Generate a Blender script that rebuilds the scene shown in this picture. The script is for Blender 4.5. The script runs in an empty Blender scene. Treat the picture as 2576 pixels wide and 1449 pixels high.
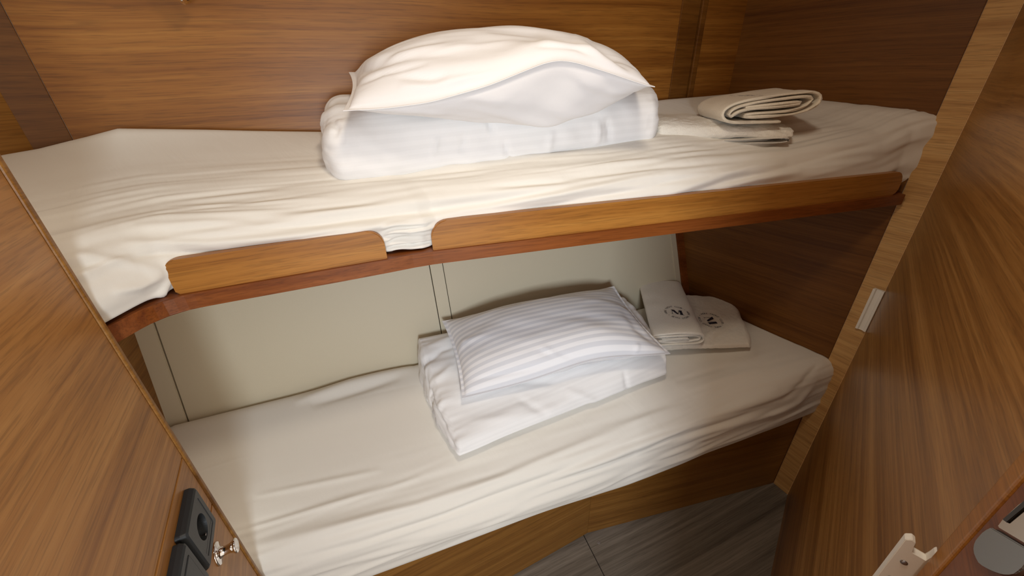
import bpy, bmesh, math
import numpy as np
from mathutils import Vector, Matrix
from mathutils.bvhtree import BVHTree

SC = bpy.context.scene
COL = SC.collection

# ------------------------------------------------------------------ camera
FPX, CX, CY = 985.0, 1288.0, 724.5
CAM_Z = 1.40
_d = np.array([1350.0 - CX, 2556.0 - CY, FPX]); _d /= np.linalg.norm(_d)
_up = -_d
_f = np.array([0, 0, 1.0]); _f = _f - _f.dot(_up) * _up; _f /= np.linalg.norm(_f)
_r = np.cross(_f, _up)
RM = np.array([_r, _f, _up])            # picture axes (right, down, forward) -> world axes
cam_d = bpy.data.cameras.new('camera'); cam = bpy.data.objects.new('camera', cam_d); COL.objects.link(cam)
cam_d.sensor_fit = 'HORIZONTAL'; cam_d.sensor_width = 36.0; cam_d.lens = FPX / 2576 * 36.0
cam_d.clip_start = 0.01; cam_d.clip_end = 50
m = Matrix.Identity(4)
for i, (ax, sg) in enumerate(((0, 1), (1, -1), (2, -1))):
    v = RM[:, ax] * sg
    for k in range(3): m[k][i] = v[k]
m[2][3] = CAM_Z
cam.matrix_world = m
SC.camera = cam

# ------------------------------------------------------------------ light, world, exposure
SC.view_settings.view_transform = 'Standard'
SC.view_settings.look = 'None'
SC.view_settings.gamma = 1.0
SC.view_settings.exposure = 0.10
SC.view_settings.use_curve_mapping = False
W = bpy.data.worlds.new('world'); SC.world = W; W.use_nodes = True
W.node_tree.nodes['Background'].inputs[0].default_value = (1.0, 0.90, 0.77, 1)
W.node_tree.nodes['Background'].inputs[1].default_value = 0.98

def area(name, loc, target, sx, sy, power, color, spread=math.pi):
    l = bpy.data.lights.new(name, 'AREA'); l.shape = 'RECTANGLE'; l.size = sx; l.size_y = sy
    l.energy = power; l.color = color; l.spread = spread
    o = bpy.data.objects.new(name, l); COL.objects.link(o)
    o.location = loc
    o.rotation_euler = (Vector(target) - Vector(loc)).to_track_quat('-Z', 'Y').to_euler()
    return o
area('ceiling_lamp_light', (0.10, 0.32, 1.955), (0.12, 0.34, 0), 0.14, 0.14, 3.4, (1.0, 0.87, 0.70))
area('doorway_daylight', (0.16, -0.62, 1.22), (0.20, 0.9, 0.85), 0.22, 0.32, 5.6, (0.82, 0.91, 1.0), math.radians(115))

# ------------------------------------------------------------------ picture point -> point in the cabin
def ray(x, y): return RM @ np.array([x - CX, y - CY, FPX])
def onz(x, y, z):
    r = ray(x, y); return r * ((z - CAM_Z) / r[2]) + [0, 0, CAM_Z]
def onv(x, y, P, D):
    r = ray(x, y); n = np.array([D[1], -D[0]]); t = n.dot(np.array(P[:2])) / n.dot(r[:2])
    return r * t + [0, 0, CAM_Z]
def px(V):
    """world points (n,3) -> picture points (n,2)"""
    c = (np.asarray(V) - [0, 0, CAM_Z]) @ RM
    return np.stack([c[:, 0] / c[:, 2] * FPX + CX, c[:, 1] / c[:, 2] * FPX + CY], 1)

# ------------------------------------------------------------------ noise
_rng = np.random.RandomState(7)
_LAT = _rng.rand(256, 256) * 2 - 1
def noise(x, y, seed=0):
    x = np.asarray(x, float) + seed * 17.31; y = np.asarray(y, float) + seed * 9.77
    xi = np.floor(x).astype(int); yi = np.floor(y).astype(int)
    fx = x - xi; fy = y - yi
    fx = fx * fx * fx * (fx * (fx * 6 - 15) + 10); fy = fy * fy * fy * (fy * (fy * 6 - 15) + 10)
    a = _LAT[xi % 256, yi % 256]; b = _LAT[(xi + 1) % 256, yi % 256]
    c = _LAT[xi % 256, (yi + 1) % 256]; d = _LAT[(xi + 1) % 256, (yi + 1) % 256]
    return (a * (1 - fx) + b * fx) * (1 - fy) + (c * (1 - fx) + d * fx) * fy
def smi(a, xs, ys, w=0.14):
    return sum(np.interp(np.asarray(a) + w * k, xs, ys) * q for k, q in ((-1, .12), (-.6, .2), (-.2, .18), (.2, .18), (.6, .2), (1, .12)))
def sstep(a, b, x):
    t = np.clip((np.asarray(x, float) - a) / (b - a), 0, 1); return t * t * (3 - 2 * t)

# ------------------------------------------------------------------ materials
def new_mat(name):
    mt = bpy.data.materials.new(name); mt.use_nodes = True
    nt = mt.node_tree; b = nt.nodes['Principled BSDF']
    return mt, nt, b
def lin(r, g, b):
    f = lambda c: (c / 255 / 12.92) if c / 255 <= 0.04045 else ((c / 255 + 0.055) / 1.055) ** 2.4
    return (f(r), f(g), f(b), 1)

def wood(name, dark, mid, light, rough=0.38, scale=1.0, seed=0.0, coat=0.0, axis='X', spec=0.35):
    """veneer: long streaks along the board's own X (or Z) axis with short dark pores"""
    mt, nt, b = new_mat(name)
    N, L = nt.nodes.new, nt.links.new
    tc = N('ShaderNodeTexCoord')
    rot = N('ShaderNodeMapping')
    if axis == 'Z': rot.inputs['Rotation'].default_value = (0, math.pi / 2, 0)
    L(tc.outputs['Object'], rot.inputs['Vector'])
    # slow waviness of the grain
    wv = N('ShaderNodeTexNoise'); wv.inputs['Scale'].default_value = 1.6; wv.inputs['Detail'].default_value = 1
    L(rot.outputs[0], wv.inputs['Vector'])
    ws = N('ShaderNodeVectorMath'); ws.operation = 'SCALE'; ws.inputs['Scale'].default_value = 0.028
    L(wv.outputs['Color'], ws.inputs[0])
    ad = N('ShaderNodeVectorMath'); ad.operation = 'ADD'; L(rot.outputs[0], ad.inputs[0]); L(ws.outputs[0], ad.inputs[1])
    def streak(sx, sy, det, off):
        mp = N('ShaderNodeMapping'); mp.inputs['Scale'].default_value = (sx * scale, sy * scale, sy * scale)
        mp.inputs['Location'].default_value = (off + seed, off * 1.7 + seed, off * .3)
        L(ad.outputs[0], mp.inputs['Vector'])
        n = N('ShaderNodeTexNoise'); n.inputs['Scale'].default_value = 1.0; n.inputs['Detail'].default_value = det
        n.inputs['Roughness'].default_value = 0.6
        L(mp.outputs[0], n.inputs['Vector']); return n
    broad = streak(0.32, 17, 4, 1.0)
    fine = streak(1.1, 120, 3, 5.0)
    pore = streak(14, 420, 2, 9.0)
    mix = N('ShaderNodeMix'); mix.data_type = 'FLOAT'; mix.inputs[0].default_value = 0.42
    L(broad.outputs['Fac'], mix.inputs[2]); L(fine.outputs['Fac'], mix.inputs[3])
    cr = N('ShaderNodeValToRGB')
    e = cr.color_ramp.elements
    e[0].position = 0.33; e[0].color = dark; e[1].position = 0.68; e[1].color = light
    k = cr.color_ramp.elements.new(0.5); k.color = mid
    L(mix.outputs[0], cr.inputs[0])
    pr = N('ShaderNodeMapRange'); pr.inputs[1].default_value = 0.36; pr.inputs[2].default_value = 0.5
    pr.inputs[3].default_value = 0.72; pr.inputs[4].default_value = 1.0
    L(pore.outputs['Fac'], pr.inputs[0])
    mul = N('ShaderNodeMix'); mul.data_type = 'RGBA'; mul.blend_type = 'MULTIPLY'; mul.inputs[0].default_value = 0.8
    L(cr.outputs[0], mul.inputs[6]); L(pr.outputs[0], mul.inputs[7])
    L(mul.outputs[2], b.inputs['Base Color'])
    bp = N('ShaderNodeBump'); bp.inputs['Strength'].default_value = 0.10; bp.inputs['Distance'].default_value = 0.0004
    L(pore.outputs['Fac'], bp.inputs['Height']); L(bp.outputs[0], b.inputs['Normal'])
    b.inputs['Roughness'].default_value = rough
    b.inputs['Specular IOR Level'].default_value = spec
    if coat: b.inputs['Coat Weight'].default_value = coat; b.inputs['Coat Roughness'].default_value = 0.3
    return mt

def fabric(name, col, rough=0.9, weave=900, bump=0.25, stripes=None, terry=False, sheen=0.15, wr=0.0, wr_scale=(3, 30)):
    mt, nt, b = new_mat(name)
    N, L = nt.nodes.new, nt.links.new
    tc = N('ShaderNodeTexCoord')
    b.inputs['Roughness'].default_value = rough
    b.inputs['Sheen Weight'].default_value = sheen
    b.inputs['Specular IOR Level'].default_value = 0.2
    no = N('ShaderNodeTexNoise'); no.inputs['Scale'].default_value = weave; no.inputs['Detail'].default_value = 2
    L(tc.outputs['Object'], no.inputs['Vector'])
    bp = N('ShaderNodeBump'); bp.inputs['Strength'].default_value = bump; bp.inputs['Distance'].default_value = 0.0015 if terry else 0.0004
    L(no.outputs['Fac'], bp.inputs['Height'])
    last = bp
    if wr:
        mp = N('ShaderNodeMapping'); mp.inputs['Scale'].default_value = (wr_scale[0], wr_scale[1], 1)
        L(tc.outputs['UV'], mp.inputs['Vector'])
        n2 = N('ShaderNodeTexNoise'); n2.inputs['Scale'].default_value = 1; n2.inputs['Detail'].default_value = 3
        n2.inputs['Distortion'].default_value = 0.4
        L(mp.outputs[0], n2.inputs['Vector'])
        b2 = N('ShaderNodeBump'); b2.inputs['Strength'].default_value = 1.0; b2.inputs['Distance'].default_value = wr
        L(n2.outputs['Fac'], b2.inputs['Height']); L(bp.outputs[0], b2.inputs['Normal']); last = b2
    L(last.outputs[0], b.inputs['Normal'])
    b.inputs['Base Color'].default_value = col
    if stripes:
        cnt, c2, r2 = stripes[:3]; ax_ = stripes[3] if len(stripes) > 3 else 'Y'
        sx = N('ShaderNodeSeparateXYZ'); L(tc.outputs['UV'], sx.inputs[0])
        mu = N('ShaderNodeMath'); mu.operation = 'MULTIPLY'; mu.inputs[1].default_value = cnt * 2 * math.pi
        L(sx.outputs[ax_], mu.inputs[0])
        sn = N('ShaderNodeMath'); sn.operation = 'SINE'; L(mu.outputs[0], sn.inputs[0])
        mr = N('ShaderNodeMapRange'); mr.inputs[1].default_value = -0.25; mr.inputs[2].default_value = 0.25
        L(sn.outputs[0], mr.inputs[0])
        mx = N('ShaderNodeMix'); mx.data_type = 'RGBA'; L(mr.outputs[0], mx.inputs[0])
        mx.inputs[6].default_value = col; mx.inputs[7].default_value = c2
        L(mx.outputs[2], b.inputs['Base Color'])
        m3 = N('ShaderNodeMapRange'); m3.inputs[3].default_value = rough; m3.inputs[4].default_value = r2
        L(mr.outputs[0], m3.inputs[0]); L(m3.outputs[0], b.inputs['Roughness'])
    return mt

def plain(name, col, rough=0.5, metal=0.0, spec=0.5, grain=0.0):
    mt, nt, b = new_mat(name)
    b.inputs['Base Color'].default_value = col; b.inputs['Roughness'].default_value = rough
    b.inputs['Metallic'].default_value = metal; b.inputs['Specular IOR Level'].default_value = spec
    if grain:
        N, L = nt.nodes.new, nt.links.new
        tc = N('ShaderNodeTexCoord'); no = N('ShaderNodeTexNoise'); no.inputs['Scale'].default_value = 500
        L(tc.outputs['Object'], no.inputs['Vector'])
        bp = N('ShaderNodeBump'); bp.inputs['Strength'].default_value = grain; bp.inputs['Distance'].default_value = 0.0005
        L(no.outputs['Fac'], bp.inputs['Height']); L(bp.outputs[0], b.inputs['Normal'])
    return mt

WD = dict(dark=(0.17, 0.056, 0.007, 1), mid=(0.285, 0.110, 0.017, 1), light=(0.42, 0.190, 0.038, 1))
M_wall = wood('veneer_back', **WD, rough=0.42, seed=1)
M_wallr = wood('veneer_right', (0.095, 0.031, 0.004, 1), (0.15, 0.056, 0.008, 1), (0.215, 0.088, 0.016, 1), rough=0.42, seed=21)  # wood like the back veneer, with the right wall's shade put into its colour
M_part = wood('veneer_partition', (0.25, 0.098, 0.022, 1), (0.40, 0.178, 0.044, 1), (0.53, 0.265, 0.080, 1), rough=0.40, seed=5)
M_door = wood('veneer_passage', (0.17, 0.065, 0.012, 1), (0.33, 0.150, 0.035, 1), (0.54, 0.28, 0.085, 1), rough=0.34, seed=9, spec=0.6)
M_jamb = wood('veneer_jamb', (0.42, 0.22, 0.075, 1), (0.60, 0.35, 0.13, 1), (0.70, 0.45, 0.19, 1), rough=0.5, seed=3)
M_rail = wood('solid_rail', (0.24, 0.085, 0.014, 1), (0.36, 0.145, 0.025, 1), (0.45, 0.20, 0.040, 1), rough=0.36, seed=13)
M_edge = wood('solid_edge', (0.12, 0.028, 0.006, 1), (0.20, 0.055, 0.010, 1), (0.28, 0.085, 0.018, 1), rough=0.36, seed=15)
M_base = wood('veneer_base', (0.16, 0.062, 0.010, 1), (0.27, 0.118, 0.022, 1), (0.36, 0.175, 0.040, 1), rough=0.42, seed=31)
M_floor = wood('grey_vinyl', (0.10, 0.084, 0.065, 1), (0.20, 0.172, 0.138, 1), (0.33, 0.29, 0.24, 1), rough=0.5, scale=0.7, seed=41)
M_hull = plain('cream_liner', (0.60, 0.53, 0.385, 1), 0.55, grain=0.25)
M_ceil = plain('ceiling_vinyl', (0.72, 0.69, 0.62, 1), 0.7)
M_sheet = fabric('white_sheet', (0.80, 0.765, 0.695, 1), wr=0.0016, wr_scale=(5, 34))
M_sheet2 = fabric('white_sheet_lower', (0.80, 0.765, 0.695, 1), wr=0.0016, wr_scale=(4, 26))
M_duvet = fabric('white_duvet', (0.86, 0.85, 0.84, 1), stripes=(44, (0.835, 0.825, 0.815, 1), 0.6, 'X'), wr=0.0008, wr_scale=(10, 6))
M_pillow = fabric('white_pillow', (0.86, 0.845, 0.84, 1), wr=0.0010, wr_scale=(6, 9))
M_pstripe = fabric('striped_pillow', (0.86, 0.86, 0.88, 1), stripes=(16, (0.70, 0.71, 0.75, 1), 0.55), wr=0.0008, wr_scale=(6, 9))
M_towel = fabric('terry_white', (0.80, 0.76, 0.68, 1), weave=420, bump=0.8, terry=True, sheen=0.4)
M_towel2 = fabric('terry_cream', (0.78, 0.70, 0.56, 1), weave=420, bump=0.8, terry=True, sheen=0.4)
M_thread = plain('navy_thread', (0.012, 0.010, 0.03, 1), 0.8)
M_grey = plain('anthracite_plastic', (0.020, 0.023, 0.026, 1), 0.45, grain=0.2)
M_black = plain('black_plastic', (0.006, 0.006, 0.006, 1), 0.3)
M_chrome = plain('chrome', (0.85, 0.82, 0.80, 1), 0.08, 1.0)
M_satin = plain('satin_steel', (0.36, 0.36, 0.35, 1), 0.35, 1.0)
M_white = plain('white_plastic', (0.86, 0.84, 0.78, 1), 0.4)
M_screw = plain('screw_steel', (0.35, 0.35, 0.37, 1), 0.35, 1.0)
M_dark = plain('dark_gap', (0.012, 0.006, 0.004, 1), 0.9)

# ------------------------------------------------------------------ object helpers
def link(name, me, mat=None, parent=None, smooth=False):
    o = bpy.data.objects.new(name, me); COL.objects.link(o)
    if mat: me.materials.append(mat)
    if smooth:
        for p in me.polygons: p.use_smooth = True
    if parent: o.parent = parent
    return o
def tag(o, label, cat, group=None):
    o['label'] = label; o['category'] = cat
    if group: o['group'] = group
    return o
def struct(o): o['kind'] = 'structure'; return o
def empty(name, loc=(0, 0, 0), rz=0.0):
    o = bpy.data.objects.new(name, None); COL.objects.link(o); o.location = loc; o.rotation_euler = (0, 0, rz)
    o.empty_display_size = 0.05; return o
def bm_obj(name, bm, mat, parent=None, smooth=False, loc=None, rz=None):
    bmesh.ops.recalc_face_normals(bm, faces=bm.faces)
    me = bpy.data.meshes.new(name); bm.to_mesh(me); bm.free()
    o = link(name, me, mat, parent, smooth)
    if loc is not None: o.location = loc
    if rz is not None: o.rotation_euler = (0, 0, rz)
    return o
def box_bm(x0, x1, y0, y1, z0, z1, bevel=0.0, seg=2, bm=None):
    b = bm or bmesh.new()
    vs = [b.verts.new((x, y, z)) for x in (x0, x1) for y in (y0, y1) for z in (z0, z1)]
    fs = [(0, 1, 3, 2), (4, 6, 7, 5), (0, 4, 5, 1), (2, 3, 7, 6), (0, 2, 6, 4), (1, 5, 7, 3)]
    F = [b.faces.new([vs[i] for i in f]) for f in fs]
    if bevel:
        es = list({e for f in F for e in f.edges})
        bmesh.ops.bevel(b, geom=es, offset=bevel, segments=seg, affect='EDGES', profile=0.5)
    return b
def prism_bm(pts, z0, z1, bevel=0.0, bm=None, seg=2):
    """pts: polygon in x,y ; extruded z0..z1"""
    b = bm or bmesh.new()
    lo = [b.verts.new((p[0], p[1], z0)) for p in pts]; hi = [b.verts.new((p[0], p[1], z1)) for p in pts]
    n = len(pts)
    F = [b.faces.new(lo[::-1]), b.faces.new(hi)]
    for i in range(n): b.faces.new([lo[i], lo[(i + 1) % n], hi[(i + 1) % n], hi[i]])
    if bevel:
        es = list({e for f in F for e in f.edges})
        bmesh.ops.bevel(b, geom=es, offset=bevel, segments=seg, affect='EDGES', profile=0.5)
    return b
def lathe_bm(prof, n=32, bm=None, mat=Matrix.Identity(4)):
    """prof: (r, h) along local Z"""
    b = bm or bmesh.new(); rings = []
    for r, h in prof:
        rings.append([b.verts.new(mat @ Vector((r * math.cos(2 * math.pi * k / n), r * math.sin(2 * math.pi * k / n), h))) for k in range(n)])
    for a, c in zip(rings, rings[1:]):
        for k in range(n): b.faces.new([a[k], a[(k + 1) % n], c[(k + 1) % n], c[k]])
    b.faces.new(rings[0][::-1]); b.faces.new(rings[-1])
    return b
def az(dx, dy): return math.atan2(dy, dx)
def board(name, P0, P1, z0, z1, th, mat, parent=None, bevel=0.0015, side=1, x0=0.0, x1=None):
    """vertical board from plan point P0 to P1; its thickness goes to the left (side=1) or right (-1) of P0->P1. Local X along the board."""
    P0 = np.array(P0, float); P1 = np.array(P1, float)
    Ln = np.linalg.norm(P1 - P0); a = az(*(P1 - P0))
    y0, y1 = (0, th) if side > 0 else (-th, 0)
    bm = box_bm(x0, Ln if x1 is None else x1, y0, y1, z0, z1, bevel)
    return bm_obj(name, bm, mat, parent, loc=(P0[0], P0[1], 0), rz=a)
def grid_obj(name, V, closed_u=False, mat=None, parent=None, uv=None, smooth=True, cap=False):
    """V (nu, nv, 3) vertex grid -> mesh"""
    nu, nv = V.shape[:2]
    idx = np.arange(nu * nv).reshape(nu, nv)
    faces = []; uvs = []
    ru = nu if closed_u else nu - 1
    for i in range(ru):
        i2 = (i + 1) % nu
        for j in range(nv - 1):
            faces.append((idx[i, j], idx[i2, j], idx[i2, j + 1], idx[i, j + 1]))
            ua, ub = i / ru, (i + 1) / ru; va, vb = j / (nv - 1), (j + 1) / (nv - 1)
            uvs += [(ua, va), (ub, va), (ub, vb), (ua, vb)]
    if cap:
        for j, rev in ((0, False), (nv - 1, True)):
            f = [int(k) for k in idx[:, j]]
            faces.append(tuple(f[::-1] if rev else f)); uvs += [(0, 0)] * len(f)
    me = bpy.data.meshes.new(name)
    me.from_pydata([tuple(v) for v in V.reshape(-1, 3)], [], [tuple(int(k) for k in f) for f in faces])
    ul = me.uv_layers.new(name='UVMap')
    ul.data.foreach_set('uv', np.array(uvs, float).ravel())
    bm = bmesh.new(); bm.from_mesh(me); bmesh.ops.recalc_face_normals(bm, faces=bm.faces); bm.to_mesh(me); bm.free()
    return link(name, me, mat, parent, smooth)
def gnormals(V):
    du = np.gradient(V, axis=0); dv = np.gradient(V, axis=1)
    n = np.cross(du, dv); n /= np.maximum(np.linalg.norm(n, axis=2, keepdims=True), 1e-9)
    return n
def crease_field(Vpx, lines):
    """sum of folds. each line: (points in picture, width px, height m) ; +height = ridge"""
    P = Vpx.reshape(-1, 2); out = np.zeros(len(P))
    for pts, w, h in lines:
        pts = np.array(pts, float)
        seg = np.linalg.norm(np.diff(pts, axis=0), axis=1); cum = np.concatenate([[0], np.cumsum(seg)])
        best = np.full(len(P), 1e9); par = np.zeros(len(P))
        for a, b, c0, sl in zip(pts[:-1], pts[1:], cum[:-1], seg):
            ab = b - a; t = np.clip(((P - a) @ ab) / (ab @ ab), 0, 1)
            d = np.linalg.norm(P - (a + t[:, None] * ab), axis=1)
            m_ = d < best; best[m_] = d[m_]; par[m_] = (c0 + t[m_] * sl) / cum[-1]
        env = np.sin(np.pi * np.clip(par, 0.0, 1.0)) ** 0.6
        out += h * env * np.exp(-(best / w) ** 2)
    return out.reshape(Vpx.shape[:-1])
def smooth_curve(pts, n, closed=False, it=3):
    p = np.array(pts, float)
    for _ in range(it):
        if closed:
            q = np.roll(p, -1, axis=0); p = np.stack([.75 * p + .25 * q, .25 * p + .75 * q], 1).reshape(-1, p.shape[1])
        else:
            a, b = p[:-1], p[1:]
            mid = np.stack([.75 * a + .25 * b, .25 * a + .75 * b], 1).reshape(-1, p.shape[1])
            p = np.concatenate([p[:1], mid, p[-1:]])
    if closed: p = np.concatenate([p, p[:1]])
    s = np.concatenate([[0], np.cumsum(np.linalg.norm(np.diff(p, axis=0), axis=1))])
    t = np.linspace(0, s[-1], n + 1 if closed else n)
    r = np.stack([np.interp(t, s, p[:, k]) for k in range(p.shape[1])], 1)
    return r[:-1] if closed else r

# ------------------------------------------------------------------ plan of the cabin (metres, camera over the origin)
CORN = np.array([0.695, 1.352])          # far right corner
JAMB = np.array([0.976, 0.953])          # where the right wall meets the door post
POST = np.array([1.000, 0.905])          # outer corner of the door post
CLEFT = np.array([-0.822, 0.800])        # far left corner of the back panelling
BLEFT = np.array([-0.921, 0.752])        # far left corner at the lower mattress
PEND = np.array([-0.530, 0.430])         # far edge of the left partition
PD = np.array([-0.4713, 0.882])          # direction of the partition
RD = np.array([0.6416, 0.767])           # direction of the right passage wall
CEIL = 2.0

struct(bm_obj('floor', box_bm(-1.4, 2.2, -0.75, 0.75, -0.02, 0.0), M_floor, loc=(0.25, 0.35, 0), rz=math.radians(22.5)))
seam_a, seam_b = np.array([0.216, 0.790]), np.array([0.262, 0.655])
sd = (seam_b - seam_a) / np.linalg.norm(seam_b - seam_a)
fl_par = bpy.data.objects['floor']
o = bm_obj('floor_joint', box_bm(0, 0.62, -0.0012, 0.0012, 0.0, 0.0006), M_dark, loc=(seam_a[0], seam_a[1], 0), rz=az(*sd))
o.parent = fl_par; o.matrix_parent_inverse = (Matrix.Translation((0.25, 0.35, 0)) @ Matrix.Rotation(math.radians(22.5), 4, 'Z')).inverted()
o = bm_obj('screw_cover', lathe_bm([(0.0055, 0), (0.0055, 0.0006), (0.0045, 0.0012)], 20), plain('grey_cap', (0.22, 0.19, 0.17, 1), 0.5), loc=(0.265, 0.758, 0))
o.parent = fl_par; o.matrix_parent_inverse = (Matrix.Translation((0.25, 0.35, 0)) @ Matrix.Rotation(math.radians(22.5), 4, 'Z')).inverted()
struct(bm_obj('ceiling', box_bm(-1.5, 1.8, -0.5, 1.7, CEIL, CEIL + 0.03), M_ceil))

# back panelling above the upper berth
bd = CORN - CLEFT; bd /= np.linalg.norm(bd)
WB = struct(board('wall_back', CLEFT, CORN + bd * 0.03, 1.12, CEIL, 0.018, M_wall, side=1))
# two vertical battens near the far right corner
s0 = np.dot(onv(1683, 230, CORN, bd)[:2] - CLEFT, bd); s1 = np.dot(onv(1722, 250, CORN, bd)[:2] - CLEFT, bd)
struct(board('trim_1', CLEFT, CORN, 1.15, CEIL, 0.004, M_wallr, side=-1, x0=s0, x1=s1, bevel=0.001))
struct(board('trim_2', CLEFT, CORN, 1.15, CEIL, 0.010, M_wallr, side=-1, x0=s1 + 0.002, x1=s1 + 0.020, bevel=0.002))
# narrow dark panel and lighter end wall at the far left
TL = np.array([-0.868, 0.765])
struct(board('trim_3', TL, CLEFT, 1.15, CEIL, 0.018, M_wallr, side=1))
LEND = np.array([-0.640, 0.330])
_wd = np.array([-0.343, 0.939])
WL = struct(board('wall_left', BLEFT - _wd * 0.45, BLEFT + _wd * 0.25, 0.30, 1.12, 0.018, M_base, side=1))
WL2 = board('upper_end_panel', TL + np.array([-0.09, -0.45]), TL + (0.003, 0.012), 1.15, CEIL, 0.018, M_base, side=1)
struct(WL2); WL2.name = 'wall_left_upper'
# right wall behind the foot of the berths
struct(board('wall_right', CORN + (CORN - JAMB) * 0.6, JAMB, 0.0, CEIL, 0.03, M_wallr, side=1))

# cream hull liner between the berths: leans outward as it rises
hull = empty('wall_hull'); struct(hull)
LEAN = 0.30
bdir = (np.array([0.695, 1.343]) - BLEFT); HL = np.linalg.norm(bdir); bdir /= HL
nrm = np.array([-bdir[1], bdir[0]])
def hull_pt(s, z, off=0.0):
    p = BLEFT + bdir * s + nrm * (LEAN * (z - 0.6) + off); return (p[0], p[1], z)
def hull_slab(name, s0, s1, z0, z1, off0, off1, mat, s0t=None, s1t=None, bevel=0.001):
    bm = bmesh.new(); s0t = s0 if s0t is None else s0t; s1t = s1 if s1t is None else s1t
    q = [(s0, z0), (s1, z0), (s1t, z1), (s0t, z1)]
    a = [bm.verts.new(hull_pt(s, z, off0)) for s, z in q]; b = [bm.verts.new(hull_pt(s, z, off1)) for s, z in q]
    bm.faces.new(a); bm.faces.new(b[::-1])
    for i in range(4): bm.faces.new([a[i], a[(i + 1) % 4], b[(i + 1) % 4], b[i]])
    if bevel: bmesh.ops.bevel(bm, geom=bm.edges[:], offset=bevel, segments=2, affect='EDGES')
    return bm_obj(name, bm, mat, hull)
hull_slab('liner_panel', 0.0455, 0.7455, 0.42, 1.12, 0.0, 0.02, M_hull)
hull_slab('liner_panel', 0.7885, HL + 0.02, 0.42, 1.12, 0.0, 0.02, M_hull)
hull_slab('liner_backing', -0.04, HL + 0.02, 0.42, 1.12, 0.021, 0.03, M_dark, bevel=0)
hull_slab('liner_margin', -0.04, 0.0430, 0.42, 1.11, -0.003, 0.018, M_hull, bevel=0.0015)
hull_slab('liner_strip', 0.748, 0.786, 0.45, 1.11, -0.003, 0.018, M_hull, bevel=0.0015)
hull_slab('liner_edge', 1.675, 1.700, 0.60, 1.11, -0.004, 0.001, M_hull, 1.630, 1.655, bevel=0.0015)
hull_slab('liner_batten', 1.702, 1.735, 0.58, 1.11, -0.010, 0.004, M_edge, 1.657, 1.735, bevel=0.001)
for z_ in (0.905, 0.68):
    p = hull_pt(0.767, z_, -0.004)
    mt = Matrix.Translation(p) @ Vector((-nrm[0], -nrm[1], LEAN)).to_track_quat('Z', 'Y').to_matrix().to_4x4()
    bm_obj('screw_cap', lathe_bm([(0.0052, 0), (0.005, 0.001), (0.003, 0.0018)], 20, mat=mt), M_hull, hull, smooth=True)

# door post at the right
post = struct(board('trim_4', JAMB, POST, 0.0, CEIL, 0.03, M_jamb, side=1, bevel=0.002))
# right passage wall
RN = np.array([-RD[1], RD[0]])
PE = POST - RD * 0.95
struct(board('wall_passage', PE, POST, 0.0, CEIL, 0.03, M_door, side=-1, bevel=0.0015))

# ------------------------------------------------------------------ left partition with its locker door
part = empty('wall_partition', (PEND[0], PEND[1], 0), az(-PD[0], -PD[1])); struct(part)
# local x runs toward the camera, the room side is local +y
PLN = 0.78
def lp(P):
    v = np.array(P[:2]) - PEND; ux = -PD; uy = np.array([-ux[1], ux[0]])
    return np.array([v @ ux, v @ uy, P[2]])
def onpart(x, y): return lp(onv(x, y, PEND, PD))
g = 0.0016
bm_obj('upper_panel', box_bm(0.005, PLN, -0.012, 0, 0.889 + g, CEIL, 0.0012), M_part, part)
bm_obj('socket_panel', box_bm(0.005, PLN, -0.012, 0, 0.770 + g, 0.889 - g, 0.0012), M_part, part)
ld = bm_obj('locker_door', box_bm(0.005, PLN, -0.012, 0, 0.06, 0.770 - g, 0.0012), M_part, part)
bm_obj('partition_core', box_bm(0.004, PLN, -0.030, -0.0122, 0.0, CEIL), M_edge, part)
bm_obj('edge_lipping', box_bm(-0.006, 0.0045, -0.030, 0.003, 0.0, CEIL, 0.003, 3), M_base, part)
# chrome knob on the locker door
kb = onpart(547, 1393); 
kmat = Matrix.Translation((kb[0], 0.0, kb[2])) @ Matrix.Rotation(-math.pi / 2, 4, 'X')
bm = lathe_bm([(0.0185, 0), (0.0190, 0.0012), (0.0175, 0.0028), (0.0105, 0.0036), (0.0085, 0.006), (0.0072, 0.012), (0.0078, 0.018), (0.0100, 0.0225), (0.0118, 0.0245), (0.0118, 0.0265), (0.0108, 0.0275)], 40, mat=kmat)
k = bm_obj('door_knob', bm, M_chrome, ld, smooth=True)

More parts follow.
